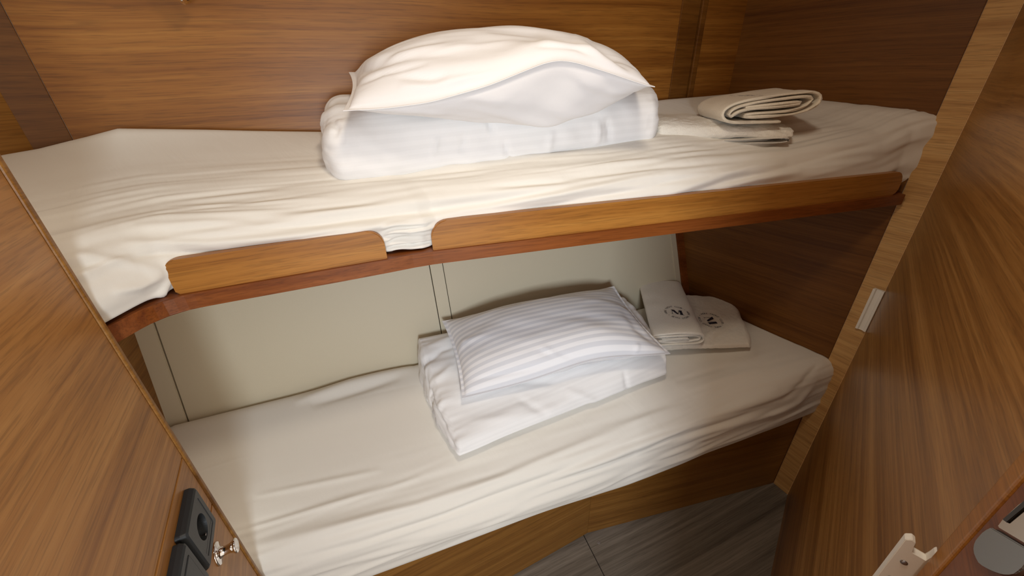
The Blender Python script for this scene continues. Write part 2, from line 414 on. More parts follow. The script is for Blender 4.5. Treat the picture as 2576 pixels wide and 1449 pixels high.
def socket(name, xc, zc, outlet, label):
    S = 0.044
    e = empty(name, (0, 0, 0)); 
    # world placement on the partition
    ux = -PD; uy = np.array([-ux[1], ux[0]])
    w = PEND + ux * xc + uy * 0.0003
    e.location = (w[0], w[1], zc); e.rotation_euler = (0, 0, az(*ux))
    tag(e, label, 'power socket' if outlet else 'switch', None)
    # frame: rounded square ring with slanting sides
    def rs(s, r, y, n=6):
        pts = []
        for cx, cz, a0 in ((s - r, s - r, 0), (-s + r, s - r, 90), (-s + r, -s + r, 180), (s - r, -s + r, 270)):
            for k in range(n + 1):
                a = math.radians(a0 + 90 * k / n); pts.append((cx + r * math.cos(a), y, cz + r * math.sin(a)))
        return pts
    bm = bmesh.new(); rings = []
    for s, r, y in ((S, .005, 0), (S, .005, .006), (S - .002, .005, .0115), (S - .005, .004, .0135), (S - .0135, .003, .0135), (S - .0142, .003, .0120), (S - .0142, .003, .004)):
        rings.append([bm.verts.new(p) for p in rs(s, r, y)])
    n = len(rings[0])
    for a, b in zip(rings, rings[1:]):
        for k in range(n): bm.faces.new([a[k], a[(k + 1) % n], b[(k + 1) % n], b[k]])
    bm_obj('frame', bm, M_grey, e, smooth=False)
    s = S - .0147
    if outlet:
        # insert with a round well
        bm = bmesh.new(); N_ = 40; R = .0195
        outer = []; 
        for k in range(N_):
            a = 2 * math.pi * k / N_; c_, s_ = math.cos(a), math.sin(a); q = s / max(abs(c_), abs(s_))
            outer.append(bm.verts.new((q * c_, .0128, q * s_)))
        back = [bm.verts.new((v.co.x, .003, v.co.z)) for v in outer]
        i1 = [bm.verts.new((R * math.cos(2 * math.pi * k / N_), .0128, R * math.sin(2 * math.pi * k / N_))) for k in range(N_)]
        i2 = [bm.verts.new((R * .97 * math.cos(2 * math.pi * k / N_), 0.0010, R * .97 * math.sin(2 * math.pi * k / N_))) for k in range(N_)]
        for k in range(N_):
            k2 = (k + 1) % N_
            bm.faces.new([back[k], back[k2], outer[k2], outer[k]])
            bm.faces.new([outer[k], outer[k2], i1[k2], i1[k]]); bm.faces.new([i1[k], i1[k2], i2[k2], i2[k]])
        bm.faces.new(i2)
        ins = bm_obj('outlet', bm, M_grey, e)
        for sg in (-1, 1):
            bm_obj('contact_clip', box_bm(-.002, .002, .0015, .0115, sg * .0178 - .0012, sg * .0178 + .0012, .0006), M_chrome, ins)
            mt = Matrix.Translation((sg * .0095, .0011, 0)) @ Matrix.Rotation(-math.pi / 2, 4, 'X')
            bm_obj('pin_hole', lathe_bm([(.0026, 0), (.0026, .0006)], 16, mat=mt), M_black, ins)
        bm_obj('lid_line', box_bm(-.029, .029, .0125, .0130, -.0238, -.0232), M_black, ins)
    else:
        bm_obj('rocker', box_bm(-s, s, .004, .0145, -s, s, .0012), M_grey, e)
    return e
a_ = onpart(465, 1219); b_ = onpart(429, 1367)
sxc = (a_[0] + b_[0]) / 2
socket('power_socket', sxc, 0.822, True, 'dark grey wall socket with round plug well beside the chrome knob')
socket('switch_plate', sxc + 0.093, 0.822, False, 'dark grey plate cut by the bottom of the picture below the socket')

# ------------------------------------------------------------------ lower berth: seat box with two front panels
lb = empty('lower_berth', (0.0, 0.0, 0))
tag(lb, 'brown wooden base of the lower bunk with an angled front above the grey floor', 'bunk base')
KN = np.array([0.233, 0.790])
LSTART = np.array([-0.545, 0.421])
top_z = 0.375
board('front_panel', LSTART, KN, 0.0, top_z, 0.015, M_base, lb, side=1)
board('front_panel', KN, JAMB + (-0.002, 0.0), 0.0, top_z, 0.015, M_base, lb, side=1)
def inset(p, q, d):
    p = np.array(p); q = np.array(q); v = (q - p) / np.linalg.norm(q - p); return np.array([-v[1], v[0]]) * d
pts = [(-0.54, 0.45), (0.225, 0.810), (0.968, 0.975), (0.675, 1.25), (-0.85, 0.70), (-0.84, 0.66)]
bm_obj('seat_board', prism_bm(pts, top_z - 0.001, top_z + 0.014, 0.002), M_base, lb)

# ------------------------------------------------------------------ upper berth: shelf board, edge and two lee rails
ub = empty('upper_berth', (0, 0, 0))
tag(ub, 'wooden shelf of the upper bunk with two rounded rails along its front', 'bunk shelf')
LZ = 1.12
frontline = [tuple(p) for p in smooth_curve([(-0.575, 0.385), (-0.556, 0.415), (-0.547, 0.446), (-0.540, 0.490), (-0.527, 0.520), (-0.500, 0.537), (-0.45, 0.5565), (-0.385, 0.581)], 24)] + [ (-0.300, 0.613), (-0.222, 0.644), (-0.180, 0.662), (-0.145, 0.674), (0.176, 0.750), (0.65, 0.860), (0.968, 0.934)]
shelf_pts = frontline + [tuple(JAMB + (-.004, .012)), (CORN[0] - .006, CORN[1] - .004), (-0.88, 0.772), (-0.80, 0.66)]
_t = math.radians(15.0); _c, _s = math.cos(_t), math.sin(_t)
bm_obj('shelf_board', prism_bm([(p[0] * _c + p[1] * _s, -p[0] * _s + p[1] * _c) for p in shelf_pts], LZ - 0.026, LZ, 0.0015), M_edge, ub, loc=(0, 0, 0), rz=_t)
def rail(P0, P1, ends):
    """upright board with rounded ends; ends = corner radii (low left, low right, high right, high left)"""
    P0 = np.array(P0); P1 = np.array(P1); Ln = np.linalg.norm(P1 - P0); a = az(*(P1 - P0)); H = 0.0555
    out = []
    for (cx, cz, sx, sz, a0), r in zip(((0, 0, 1, 1, 180), (Ln, 0, -1, 1, 270), (Ln, H, -1, -1, 0), (0, H, 1, -1, 90)), ends):
        for k in range(9):
            t = math.radians(a0 + 90 * k / 8); out.append((cx + sx * r + r * math.cos(t), cz + sz * r + r * math.sin(t)))
    bm = bmesh.new()
    A = [bm.verts.new((x, 0, z)) for x, z in out]; B = [bm.verts.new((x, 0.014, z)) for x, z in out]
    f1 = bm.faces.new(A); f2 = bm.faces.new(B[::-1]); n = len(A)
    for i in range(n): bm.faces.new([A[i], B[i], B[(i + 1) % n], A[(i + 1) % n]])
    es = list({e for f in (f1, f2) for e in f.edges})
    bmesh.ops.bevel(bm, geom=es, offset=0.0018, segments=3, affect='EDGES')
    return bm_obj('lee_rail', bm, M_rail, ub, loc=(P0[0], P0[1], LZ), rz=a)
rail((-0.518, 0.5362), (-0.222, 0.649), (0.004, 0.001, 0.028, 0.016))
rail((-0.145, 0.680), (0.945, 0.935), (0.001, 0.012, 0.022, 0.032))

# ------------------------------------------------------------------ mattresses
def mattress(name, F, K, prof_fn, nu, nv, mat, amp_fn, lines, label):
    """F(s), K(s): front and back plan curves; prof_fn(s, q 0..1) -> (inset from F toward K in metres or None, z)"""
    s = np.linspace(0, 1, nu)
    V = np.zeros((nu, nv, 3))
    for i, si in enumerate(s):
        f = F(si); kx = K(si); d = kx - f; Wd = np.linalg.norm(d); d = d / Wd
        pr = prof_fn(si, Wd)
        pr = smooth_curve(pr, nv, it=3)
        V[i, :, :2] = f + pr[:, :1] * d; V[i, :, 2] = pr[:, 1]
    n = gnormals(V)
    if n[nu // 2, nv // 2, 2] < 0: n = -n
    U, Q = np.meshgrid(s, np.linspace(0, 1, nv), indexing='ij')
    D = amp_fn(U, Q, V) + crease_field(px(V.reshape(-1, 3)).reshape(nu, nv, 2), lines) * 1.7
    V = V + n * D[..., None]
    Vc = V
    o = grid_obj(name, np.swapaxes(Vc, 0, 1), closed_u=True, mat=mat, cap=True)
    tag(o, label, 'mattress')
    return o
def poly(pts):
    p = np.array(pts, float); s = np.concatenate([[0], np.cumsum(np.linalg.norm(np.diff(p, axis=0), axis=1))]); s /= s[-1]
    return lambda t: np.array([np.interp(t, s, p[:, 0]), np.interp(t, s, p[:, 1])])

def streaks(U, Q, seed, n, q0, q1, amp, lu=(0.03, 0.11), wq=(0.004, 0.010)):
    r = np.random.RandomState(seed); out = np.zeros(U.shape)
    for _ in range(n):
        u0, qc = r.rand(), q0 + (q1 - q0) * r.rand(); a = amp * (0.4 + 0.6 * r.rand()) * r.choice([-1, 1])
        l = lu[0] + (lu[1] - lu[0]) * r.rand(); w = wq[0] + (wq[1] - wq[0]) * r.rand(); sl = (r.rand() - .3) * 0.35; cv = (r.rand() - .5) * 1.5
        du = U - u0; qq = Q - qc - sl * du - cv * du * du
        out += a * np.exp(-(du / l) ** 2 - (qq / w) ** 2)
    return out
def resample_dense(n):  # more rows near the front than at the back
    return n
# upper
Fu = poly([(-0.565, 0.375), (-0.546, 0.415), (-0.540, 0.444), (-0.536, 0.484), (-0.531, 0.515), (-0.521, 0.541), (-0.505, 0.556), (-0.385, 0.600), (-0.228, 0.662), (-0.205, 0.668), (-0.160, 0.678), (-0.140, 0.698), (0.176, 0.772), (0.60, 0.870), (0.88, 0.936), (0.94, 0.946), (0.992, 0.938)])
_gap = lambda x: sstep(-0.232, -0.215, x) * (1 - sstep(-0.155, -0.142, x))
def Ku(t):
    base = poly([(-0.93, 0.72), (-0.868, 0.758), (-0.822, 0.796), (-0.5, 0.912), (0.1, 1.128), (0.55, 1.290), (0.690, 1.344)])
    return base(min(1, 0.0 + t * 1.0))
def prof_u(s, Wd):
    x = Fu(s)[0]
    lift = 0.030 * sstep(0.93, 1.0, s)
    zb = LZ + 0.003 + lift
    left = 1 - sstep(-0.54, -0.46, x)
    zt = np.interp(s, [0, .05, .09, .12, .2, .34, .6, .85, 1], [1.304, 1.314, 1.328, 1.340, 1.331, 1.311, 1.314, 1.334, 1.338])
    hb = 0.006 * (1 - left)
    rnd = 0.012 * sstep(0.93, 1, s)
    rt = sstep(0.80, 1.0, s)
    P = [(0.04, LZ + .002), (0.004 + rnd, zb + .001), (hb + rnd, zb + .012), (-0.004 + rnd, zb + .035), (-0.004 + rnd, zb + .060), (0.006, zb + .083 + .025 * rt), (0.030 - .018 * rt, zb + .105 + .035 * rt), (0.075 - .02 * rt, zb + .122 + .028 * rt)]
    z1 = zb + .122 + .028 * rt
    n = 9; zin = np.interp(s, [0, .2, .6, .85, 1], [1.306, 1.318, 1.314, 1.33, 1.338]); zbk = zt
    for k in range(1, n + 1):
        t = k / n; zt = zin + (zbk - zin) * t ** 5; q = 0.075 + (Wd - 0.03 - 0.075) * t
        P.append((q, z1 + (zt - z1) * (t ** 0.85)))
    P += [(Wd - 0.008, zt - 0.004), (Wd - 0.001, zt - 0.02), (Wd - 0.002, zt - 0.10), (Wd - 0.01, LZ + .03), (Wd - 0.04, LZ + .002)]
    return P
def amp_u(U, Q, V):
    fr = np.exp(-((Q - 0.20) / 0.16) ** 2)
    L = U * 1.75
    a = 0.0055 * fr * noise(L * 4, Q * 26 + 0.8 * noise(L * 2, Q * 3, 5), 1)
    a += 0.0030 * fr * noise(L * 8, Q * 60, 2)
    a += 0.006 * noise(L * 2.0, Q * 4, 3) * sstep(.2, .5, Q) * (1 - sstep(.9, .97, Q))
    a += streaks(U, Q, 5, 46, 0.10, 0.34, 0.0022) + streaks(U, Q, 6, 26, 0.12, 0.26, 0.003, (0.06, 0.16))
    # gathers in the gap between the rails and at the open left end
    a += 0.003 * _gap(V[..., 0]) * np.sin(V[..., 2] * 520 + 2 * noise(L * 30, Q * 3, 8)) * (1 - sstep(LZ + .05, LZ + .08, V[..., 2]))
    return a
lines_u = [
    ([(436, 690), (560, 655), (760, 618), (930, 575), (1080, 555)], 9, 0.005),
    ([(300, 610), (520, 612), (760, 590), (960, 560), (1160, 540)], 10, 0.005),
    ([(330, 640), (560, 636), (760, 604)], 7, -0.004),
    ([(640, 540), (860, 528), (1100, 505), (1330, 480), (1500, 460)], 9, 0.003),
    ([(560, 580), (800, 566), (1030, 535), (1240, 500)], 6, -0.003),
    ([(430, 700), (410, 740), (360, 785)], 8, 0.004),
    ([(425, 735), (395, 770), (345, 800)], 5, -0.003),
    ([(410, 690), (350, 720), (280, 735)], 10, 0.003),
    ([(180, 640), (300, 655), (410, 680)], 12, 0.003),
    ([(980, 600), (1030, 596), (1090, 590)], 5, -0.004),
    ([(970, 585), (1030, 580), (1100, 566)], 5, 0.004),
    ([(985, 620), (1040, 616), (1088, 606)], 4, -0.004),
    ([(1650, 500), (1760, 460), (1880, 425), (1980, 410)], 9, 0.0035),
    ([(1700, 495), (1830, 455), (1960, 430), (2100, 415)], 8, -0.003),
    ([(1800, 480), (1900, 450), (2020, 430)], 7, 0.003),
    ([(1250, 545), (1450, 505), (1640, 470), (1800, 430)], 9, -0.003),
    ([(1230, 520), (1400, 490), (1600, 450)], 8, 0.003),
    ([(330, 575), (520, 560), (640, 558)], 9, 0.003),
    ([(420, 520), (640, 508), (830, 492)], 4, 0.0015),
    ([(380, 540), (560, 530), (760, 515)], 4, -0.0015),
]
mattress('upper_mattress', Fu, Ku, prof_u, 420, 240, M_sheet, amp_u, lines_u, 'thin mattress in a creased white fitted sheet on the upper bunk shelf')

# lower
Fl = poly([(-0.66, 0.388), (-0.385, 0.503), (1.005, 0.962)])
def Fl(t):
    p = np.array([-0.62, 0.405]) * (1 - t) + np.array([0.992, 0.932]) * t
    # hugs the seat box at the left and right
    return p
def Kl(t):
    return poly([(-0.918, 0.742), (-0.905, 0.757), (-0.3, 0.978), (0.3, 1.196), (0.690, 1.338)])(t)
def prof_l(s, Wd):
    lift = 0.012 * sstep(0.95, 1.0, s)
    zb = 0.378 - 0.012 * math.sin(math.pi * s) + 0.0
    zt = 0.622
    rt = sstep(0.72, 1.0, s)
    P = [(0.07, .391), (0.03, .391), (0.016, zb + .004), (0.004, zb + .006), (-0.003, zb + .05), (0.0, zb + .095 + .03 * rt), (0.012 - .010 * rt, zb + .135 + .055 * rt), (0.040 - .030 * rt, zb + .165 + .052 * rt), (0.095 - .060 * rt, zb + .182 + .044 * rt)]
    z1 = zb + .182 + .044 * rt
    n = 9
    for k in range(1, n + 1):
        t = k / n; q = 0.095 + (Wd - 0.03 - 0.095) * t
        P.append((q, z1 + (zt - z1) * (t ** 0.8)))
    P += [(Wd - 0.010, zt - 0.004), (Wd - 0.002, zt - 0.02), (Wd - 0.045, zt - 0.12), (Wd - 0.07, .41), (Wd - .10, .391)]
    return P
def amp_l(U, Q, V):
    fr = np.exp(-((Q - 0.16) / 0.17) ** 2)
    L = U * 1.75
    a = 0.006 * fr * noise(L * 2.5, Q * 24 + 0.8 * noise(L * 1.4, Q * 3, 5), 11)
    a += 0.0025 * fr * noise(L * 7, Q * 60, 12)
    a += streaks(U, Q, 15, 50, 0.08, 0.34, 0.0024) + streaks(U, Q, 16, 26, 0.10, 0.26, 0.0035, (0.06, 0.16)) + streaks(U, Q, 17, 14, 0.35, 0.9, 0.0010)
    a += 0.006 * noise(L * 2.0, Q * 4, 13) * sstep(.2, .5, Q) * (1 - sstep(.9, .97, Q))
    return a
lines_l = [
    ([(640, 1380), (820, 1330), (1050, 1270), (1260, 1200), (1480, 1110), (1640, 1050)], 10, 0.005),
    ([(700, 1420), (900, 1370), (1120, 1300), (1330, 1220), (1560, 1130)], 9, -0.005),
    ([(620, 1330), (760, 1290), (930, 1240), (1060, 1200)], 7, 0.003),
    ([(1300, 1260), (1480, 1190), (1680, 1110), (1840, 1060), (1960, 1010)], 9, -0.005),
    ([(1390, 1210), (1580, 1130), (1780, 1050), (1960, 980)], 10, 0.005),
    ([(1600, 1140), (1760, 1090), (1900, 1050), (2010, 1020)], 8, 0.005),
    ([(1960, 1010), (2020, 960), (2060, 915)], 7, -0.003),
    ([(1930, 1045), (2000, 1015), (2050, 960)], 7, 0.004),
    ([(740, 1015), (880, 968), (1040, 925)], 9, 0.006),
    ([(780, 1022), (900, 985), (1010, 950)], 8, -0.004),
    ([(640, 1250), (800, 1215), (960, 1180)], 7, 0.002),
    ([(1700, 960), (1780, 935), (1860, 915)], 7, -0.002),
    ([(1720, 985), (1830, 950), (1930, 925)], 8, 0.002),
]
mattress('lower_mattress', Fl, Kl, prof_l, 420, 240, M_sheet2, amp_l, lines_l, 'wide mattress in a creased white fitted sheet on the lower bunk')

# ------------------------------------------------------------------ soft blocks (folded duvets, flat towel)
def soft_block(name, C, r, mat, n=(90, 60, 18), disp=None, lines=(), parent=None, bulge=(0, 0), inward=None, side_pinch=0.0):
    """C: 8 corners, bottom FL FR BR BL then top FL FR BR BL. r: (rx, ry, rz) roundness 0..1 as a share of the half sizes"""
    C = np.array(C, float)
    nu, nv, nw = n
    # cube surface as rings: go round the section (front-top-back-bottom), along length a
    k = []
    for t in np.linspace(-1, 1, nw, endpoint=False): k.append((-1, t))        # front face going up
    for t in np.linspace(-1, 1, nv, endpoint=False): k.append((t, 1))         # top to the back
    for t in np.linspace(1, -1, nw, endpoint=False): k.append((1, t))
    for t in np.linspace(1, -1, nv, endpoint=False): k.append((t, -1))
    k = np.array(k, float)
    a = np.concatenate([[-1.0] * 1, np.linspace(-1, 1, nu), [1.0] * 1])
    shr = np.ones(len(a))
    A = np.linspace(-1, 1, nu)
    rings = []
    ry, rz = r[1], r[2]
    # superellipse rounding of the section
    def sect(b, c, e):
        ab = np.abs(b); ac = np.abs(c); m_ = np.maximum(ab, ac)
        l = (ab ** e + ac ** e) ** (1 / e)
        f = m_ / np.maximum(l, 1e-9); return b * f, c * f
    b, c = sect(k[:, 0], k[:, 1], ry)
    # end caps: sections shrink to a point within the last r[0] of the length
    caps = np.concatenate([np.linspace(0, 1, 14)[:-1]])
    As = []; Sc = []
    e0 = r[0]
    for t in np.linspace(0, math.pi / 2, 14)[:-1]:
        As.append(-1 + e0 * (1 - math.sin(t) ** 1.0) * 0 + e0 * (1 - math.cos(math.pi / 2 - t)) * 0 - 0 + 0); Sc.append(t)
    prof = []
    for t in np.linspace(0.02, 1, 14):        # t 0..1 radius share
        prof.append((-1 + e0 * (1 - (1 - (1 - t) * 0) * 0) * 0, t))
    T = np.linspace(0, math.pi / 2, 16)
    pr = [(-1 + e0 * (1 - math.sin(t0)) if False else -1 + e0 * (1 - math.cos(t0)), max(0.0, 1 - rz + rz * math.sin(t0))) for t0 in T]
    first = [(-1, pr[0][1] * q) for q in (0.02, 0.3, 0.6, 0.85)] if pr[0][1] > 0.05 else [(-1, 0.01)]
    seq = first + pr + [(x, 1.0) for x in np.linspace(-1 + e0, 1 - e0, nu)[1:-1]]
    seq += [(-x, s_) for x, s_ in reversed(pr)] + [(1, s_) for _, s_ in reversed(first)]
    S = np.array(seq)
    V = np.zeros((len(k), len(S), 3)); Bq = np.zeros((len(k), len(S))); Cq = Bq.copy(); Aq = Bq.copy()
    for j, (aa, sc) in enumerate(S):
        Aq[:, j] = aa; Bq[:, j] = b * (1 - (1 - sc) * 0.35) if False else b * sc; Cq[:, j] = c * sc
    al, be, ga = (Aq + 1) / 2, (Bq + 1) / 2, (Cq + 1) / 2
    w = [(1 - al) * (1 - be) * (1 - ga), al * (1 - be) * (1 - ga), al * be * (1 - ga), (1 - al) * be * (1 - ga),
         (1 - al) * (1 - be) * ga, al * (1 - be) * ga, al * be * ga, (1 - al) * be * ga]
    for i in range(8): V += w[i][..., None] * C[i]
    # top swell
    V[..., 2] += bulge[0] * np.clip(Cq, 0, 1) * (1 - Aq ** 2) * (1 - Bq ** 2)
    nr = gnormals(np.concatenate([V, V[:1]], 0))[:-1]
    mid = V.mean(axis=(0, 1))
    if np.sum((V - mid) * nr) < 0: nr = -nr
    D = np.zeros(Aq.shape)
    if disp: D += disp(Aq, Bq, Cq, V)
    if lines:
        vis = (nr * (np.array([0, 0, CAM_Z]) - V)).sum(-1) > 0
        D += crease_field(px(V.reshape(-1, 3)).reshape(V.shape[0], V.shape[1], 2), lines) * vis * 1.6
    V = V + nr * D[..., None]
    return grid_obj(name, V, closed_u=True, mat=mat, parent=parent, cap=True)

# upper duvet
def d_up(A, B, C, V):
    fr = sstep(-0.2, -0.8, B) if False else (1 - sstep(-0.95, -0.55, B))
    d = 0.0022 * fr * noise(A * 11 + 0.7 * C, C * 1.8, 21) + 0.0045 * noise(A * 4, B * 3 + C, 22)
    d += 0.0016 * (np.abs(A) > .88) * noise(B * 9, C * 7, 23)
    return d
C_up = [(-0.325, 0.700, 1.220), (0.365, 0.955, 1.238), (0.37, 1.215, 1.300), (-0.385, 0.920, 1.282),
        (-0.318, 0.708, 1.346), (0.352, 0.938, 1.367), (0.360, 1.205, 1.385), (-0.380, 0.925, 1.390)]
du = soft_block('folded_duvet', C_up, (0.10, 3.3, 0.62), M_duvet, (110, 60, 34), d_up, [
    ([(1222, 292), (1236, 318), (1243, 340)], 5, -0.004),
    ([(1100, 345), (1096, 375), (1090, 395)], 6, 0.004),
    ([(1268, 350), (1275, 375), (1284, 400)], 5, -0.004),
    ([(1502, 300), (1508, 330), (1500, 365)], 7, 0.004),
    ([(1525, 295), (1535, 330), (1530, 360)], 6, -0.004),
    ([(1390, 330), (1384, 360), (1378, 385)], 7, 0.003),
    ([(1165, 335), (1170, 360), (1160, 385)], 6, -0.003),
    ([(835, 300), (850, 325), (845, 350)], 6, -0.004),
])
tag(du, 'thick white folded duvet on the upper bunk under the plain pillow', 'duvet')

# lower duvet
def d_lo(A, B, C, V):
    d = 0.004 * noise(A * 3, B * 3 + C, 31) + 0.002 * noise(A * 2.0, B * 9, 32)
    le = 1 - sstep(-0.98, -0.80, A)
    d += 0.0035 * le * noise(B * 12, C * 2, 33) + 0.0012 * le * noise(B * 24, C * 4, 34)
    return d
C_lo = [(-0.160, 0.640, 0.572), (0.470, 0.905, 0.588), (0.44, 1.215, 0.60), (-0.322, 0.958, 0.600),
        (-0.156, 0.662, 0.612), (0.470, 0.930, 0.665), (0.40, 1.215, 0.725), (-0.312, 0.985, 0.740)]
dl = soft_block('folded_duvet', C_lo, (0.06, 4.0, 0.85), M_duvet, (110, 80, 24), d_lo, [
    ([(1075, 870), (1130, 850), (1150, 845)], 8, 0.004),
    ([(1065, 915), (1110, 880), (1145, 870)], 6, -0.005),
    ([(1090, 960), (1140, 915)], 8, 0.004),
    ([(1570, 930), (1575, 965), (1580, 990)], 5, -0.003),
    ([(1046, 840), (1052, 905), (1072, 965), (1108, 1050), (1146, 1130)], 4, -0.004),
    ([(1230, 960), (1400, 960), (1560, 915)], 10, -0.003), ([(1180, 1060), (1300, 1050), (1400, 1020)], 10, 0.002),
    ([(1420, 980), (1500, 1010), (1540, 1000)], 9, 0.003),
    ([(1300, 1000), (1380, 1045)], 10, -0.003),
])
dl['label'] = ''
tag(dl, 'wide white folded duvet on the lower bunk under the striped pillow', 'duvet')

# ------------------------------------------------------------------ pillows
def pillow(name, FL, FR, BR, BL, top, bot, mat, label, front_wave=None, sag=None, disp=None, lines=(), pull=0.05, ex=(2.6, 0.6), n=(120, 90)):
    FL, FR, BR, BL = [np.array(p, float) for p in (FL, FR, BR, BL)]
    nu, nv = n
    def make(sign):
        a, b = np.meshgrid(np.sin(np.linspace(-1, 1, nu) * math.pi / 2), np.sin(np.linspace(-1, 1, nv) * math.pi / 2), indexing='ij')
        return a, b
    a, b = make(1)
    a2 = a * (1 - pull * (1 - b ** 2)); b2 = b * (1 - pull * (1 - a ** 2))
    al, be = (a2 + 1) / 2, (b2 + 1) / 2
    base = ((1 - al) * (1 - be))[..., None] * FL + (al * (1 - be))[..., None] * FR + (al * be)[..., None] * BR + ((1 - al) * be)[..., None] * BL
    if front_wave is not None: base = base + front_wave(a, b)
    ka = np.clip(np.abs(a) / 0.972, 0, 1); kb = np.clip(np.abs(b) / 0.960, 0, 1)
    h = np.clip(1 - ka ** ex[0], 0, 1) ** ex[1] * np.clip(1 - kb ** ex[0], 0, 1) ** ex[1]
    rim = ((np.abs(a) < 0.9999) & (np.abs(b) < 0.9999)) * 0.0007
    tp = top(a, b) if callable(top) else top; bt = bot(a, b) if callable(bot) else bot
    Vt = base.copy(); Vt[..., 2] += tp * h + rim
    Vb = base.copy(); Vb[..., 2] -= bt * h + rim
    edge = np.clip(h * 3, 0, 1)
    nt_ = gnormals(Vt); nt_[nt_[..., 2] < 0] *= -1
    D = np.zeros(a.shape)
    if disp: D = disp(a, b) * edge
    if lines: D = D + 1.5 * crease_field(px(Vt.reshape(-1, 3)).reshape(nu, nv, 2), lines) * edge
    Vt = Vt + nt_ * D[..., None]
    if disp: Vb = Vb - np.array([0, 0.5, 0.87]) * ((disp(a * 1.3 + 3, b) + 0.003 * noise(a * 6 - b * 9, b * 3, 44)) * edge)[..., None]
    # join top and bottom in one mesh, welded round the seam
    idx = np.arange(nu * nv).reshape(nu, nv)
    verts = np.concatenate([Vt.reshape(-1, 3), Vb.reshape(-1, 3)]); off = nu * nv
    faces = []; uvs = []
    for i in range(nu - 1):
        for j in range(nv - 1):
            q = (idx[i, j], idx[i + 1, j], idx[i + 1, j + 1], idx[i, j + 1])
            U = [((a[x] + 1) / 2, (b[x] + 1) / 2) for x in ((i, j), (i + 1, j), (i + 1, j + 1), (i, j + 1))]
            faces.append(q); uvs += U
            faces.append(tuple(x + off for x in q[::-1])); uvs += U[::-1]
    me = bpy.data.meshes.new(name); me.from_pydata([tuple(v) for v in verts], [], [tuple(int(x) for x in f) for f in faces])
    ul = me.uv_layers.new(name='UVMap'); ul.data.foreach_set('uv', np.array(uvs, float).ravel())
    bm = bmesh.new(); bm.from_mesh(me); bmesh.ops.remove_doubles(bm, verts=bm.verts, dist=0.00005)
    bmesh.ops.recalc_face_normals(bm, faces=bm.faces); bm.to_mesh(me); bm.free()
    o = link(name, me, mat, None, True)
    tag(o, label, 'pillow')
    return o

# upper pillow
def fw_up(a, b):
    f = (1 - sstep(-1.0, -0.5, b))
    z = smi(a, [-1, -.78, -.5, -.14, .16, .26, .37, .62, .88, 1], [0, -.002, .002, .020, .044, .051, .050, .031, .009, 0], 0.08) * f
    return np.stack([0 * z, -0.01 * f * (1 - a ** 2), z], -1)
pu = pillow('pillow', (-0.252, 0.668, 1.3625), (0.272, 0.795, 1.3755), (0.300, 1.03, 1.405), (-0.305, 0.880, 1.418),
            lambda a, b: 0.078 + 0.010 * np.exp(-((a + 0.1) ** 2 + (b - .2) ** 2)), lambda a, b: 0.040 + (smi(a, [-1, -.6, -.14, .24, .62, 1], [.0, .002, .018, .046, .026, 0], 0.2)) * (1 - sstep(-.6, 0, b)), M_pillow,
            'plump plain white pillow on the folded duvet of the upper bunk',
            front_wave=fw_up, disp=lambda a, b: 0.003 * noise(a * 2.5 + 5, b * 3 + a * 2, 41) + 0.0010 * noise(a * 3, b * 9 + 3 * a, 42),
            lines=[([(880, 258), (1060, 243), (1200, 216), (1340, 176), (1500, 192), (1630, 210)], 3.5, -0.0018), ([(1345, 175), (1400, 195), (1500, 212), (1600, 215)], 9, -0.007),
                   ([(1300, 190), (1340, 170), (1380, 172)], 12, 0.008),
                   ([(1480, 100), (1540, 140), (1590, 178)], 8, -0.005),
                   ([(1440, 90), (1510, 145), (1600, 205)], 9, 0.004),
                   ([(900, 165), (1050, 125), (1200, 105)], 9, 0.004),
                   ([(880, 190), (1000, 150), (1140, 128)], 7, -0.003),
                   ([(1000, 190), (1080, 195), (1130, 190)], 8, -0.003),
                   ([(1000, 215), (1090, 220), (1180, 200)], 9, 0.003),
                   ([(1230, 80), (1360, 85), (1480, 120)], 8, -0.002),
                   ([(878, 225), (960, 185), (1080, 158)], 5, -0.0025), ([(890, 195), (1000, 132), (1120, 100)], 6, -0.0025), ([(1010, 150), (1160, 118), (1330, 108)], 6, 0.0025),
                   ([(1380, 135), (1450, 165), (1560, 195)], 6, 0.003), ([(1420, 165), (1480, 185), (1580, 205)], 4, -0.003), ([(1100, 205), (1220, 190), (1320, 170)], 7, 0.003),
                   ([(1060, 228), (1180, 212), (1290, 190)], 5, -0.0022), ([(1340, 110), (1450, 120), (1530, 155)], 6, -0.003)], pull=0.035, ex=(2.4, 0.55))
# lower pillow
def P3(x, y, z): return tuple(onz(x, y, z))
def fw_lo(a, b):
    f = (1 - sstep(-1.0, 0.0, b))
    z = 0.030 * np.exp(-((a - 0.25) / 0.5) ** 2) * f
    return np.stack([0 * z, 0 * z, z], -1)
pl_ = pillow('pillow', P3(1162, 1003, 0.680), P3(1686, 892, 0.705), P3(1545, 720, 0.760), P3(1112, 808, 0.752),
             lambda a, b: 0.070 + 0 * a, lambda a, b: 0.030 + 0.040 * sstep(-.8, .4, a), M_pstripe,
             'white satin-striped pillow on the folded duvet of the lower bunk',
             front_wave=fw_lo, disp=lambda a, b: 0.003 * noise(a * 2.5 + 5, b * 3 + a * 2, 51) + 0.0008 * noise(a * 4, b * 8 - 2 * a, 52),
             lines=[([(1580, 905), (1600, 885), (1605, 865)], 6, 0.006),
                    ([(1350, 880), (1440, 905), (1560, 905)], 8, -0.004),
                    ([(1360, 870), (1400, 895), (1450, 910)], 6, 0.004),
                    ([(1560, 770), (1600, 820), (1680, 885)], 9, -0.005),
                    ([(1580, 760), (1640, 820), (1684, 860)], 8, 0.004),
                    ([(1140, 900), (1170, 860), (1230, 840)], 7, 0.003),
                    ([(1180, 960), (1300, 935), (1420, 915)], 7, -0.003)], pull=0.04)

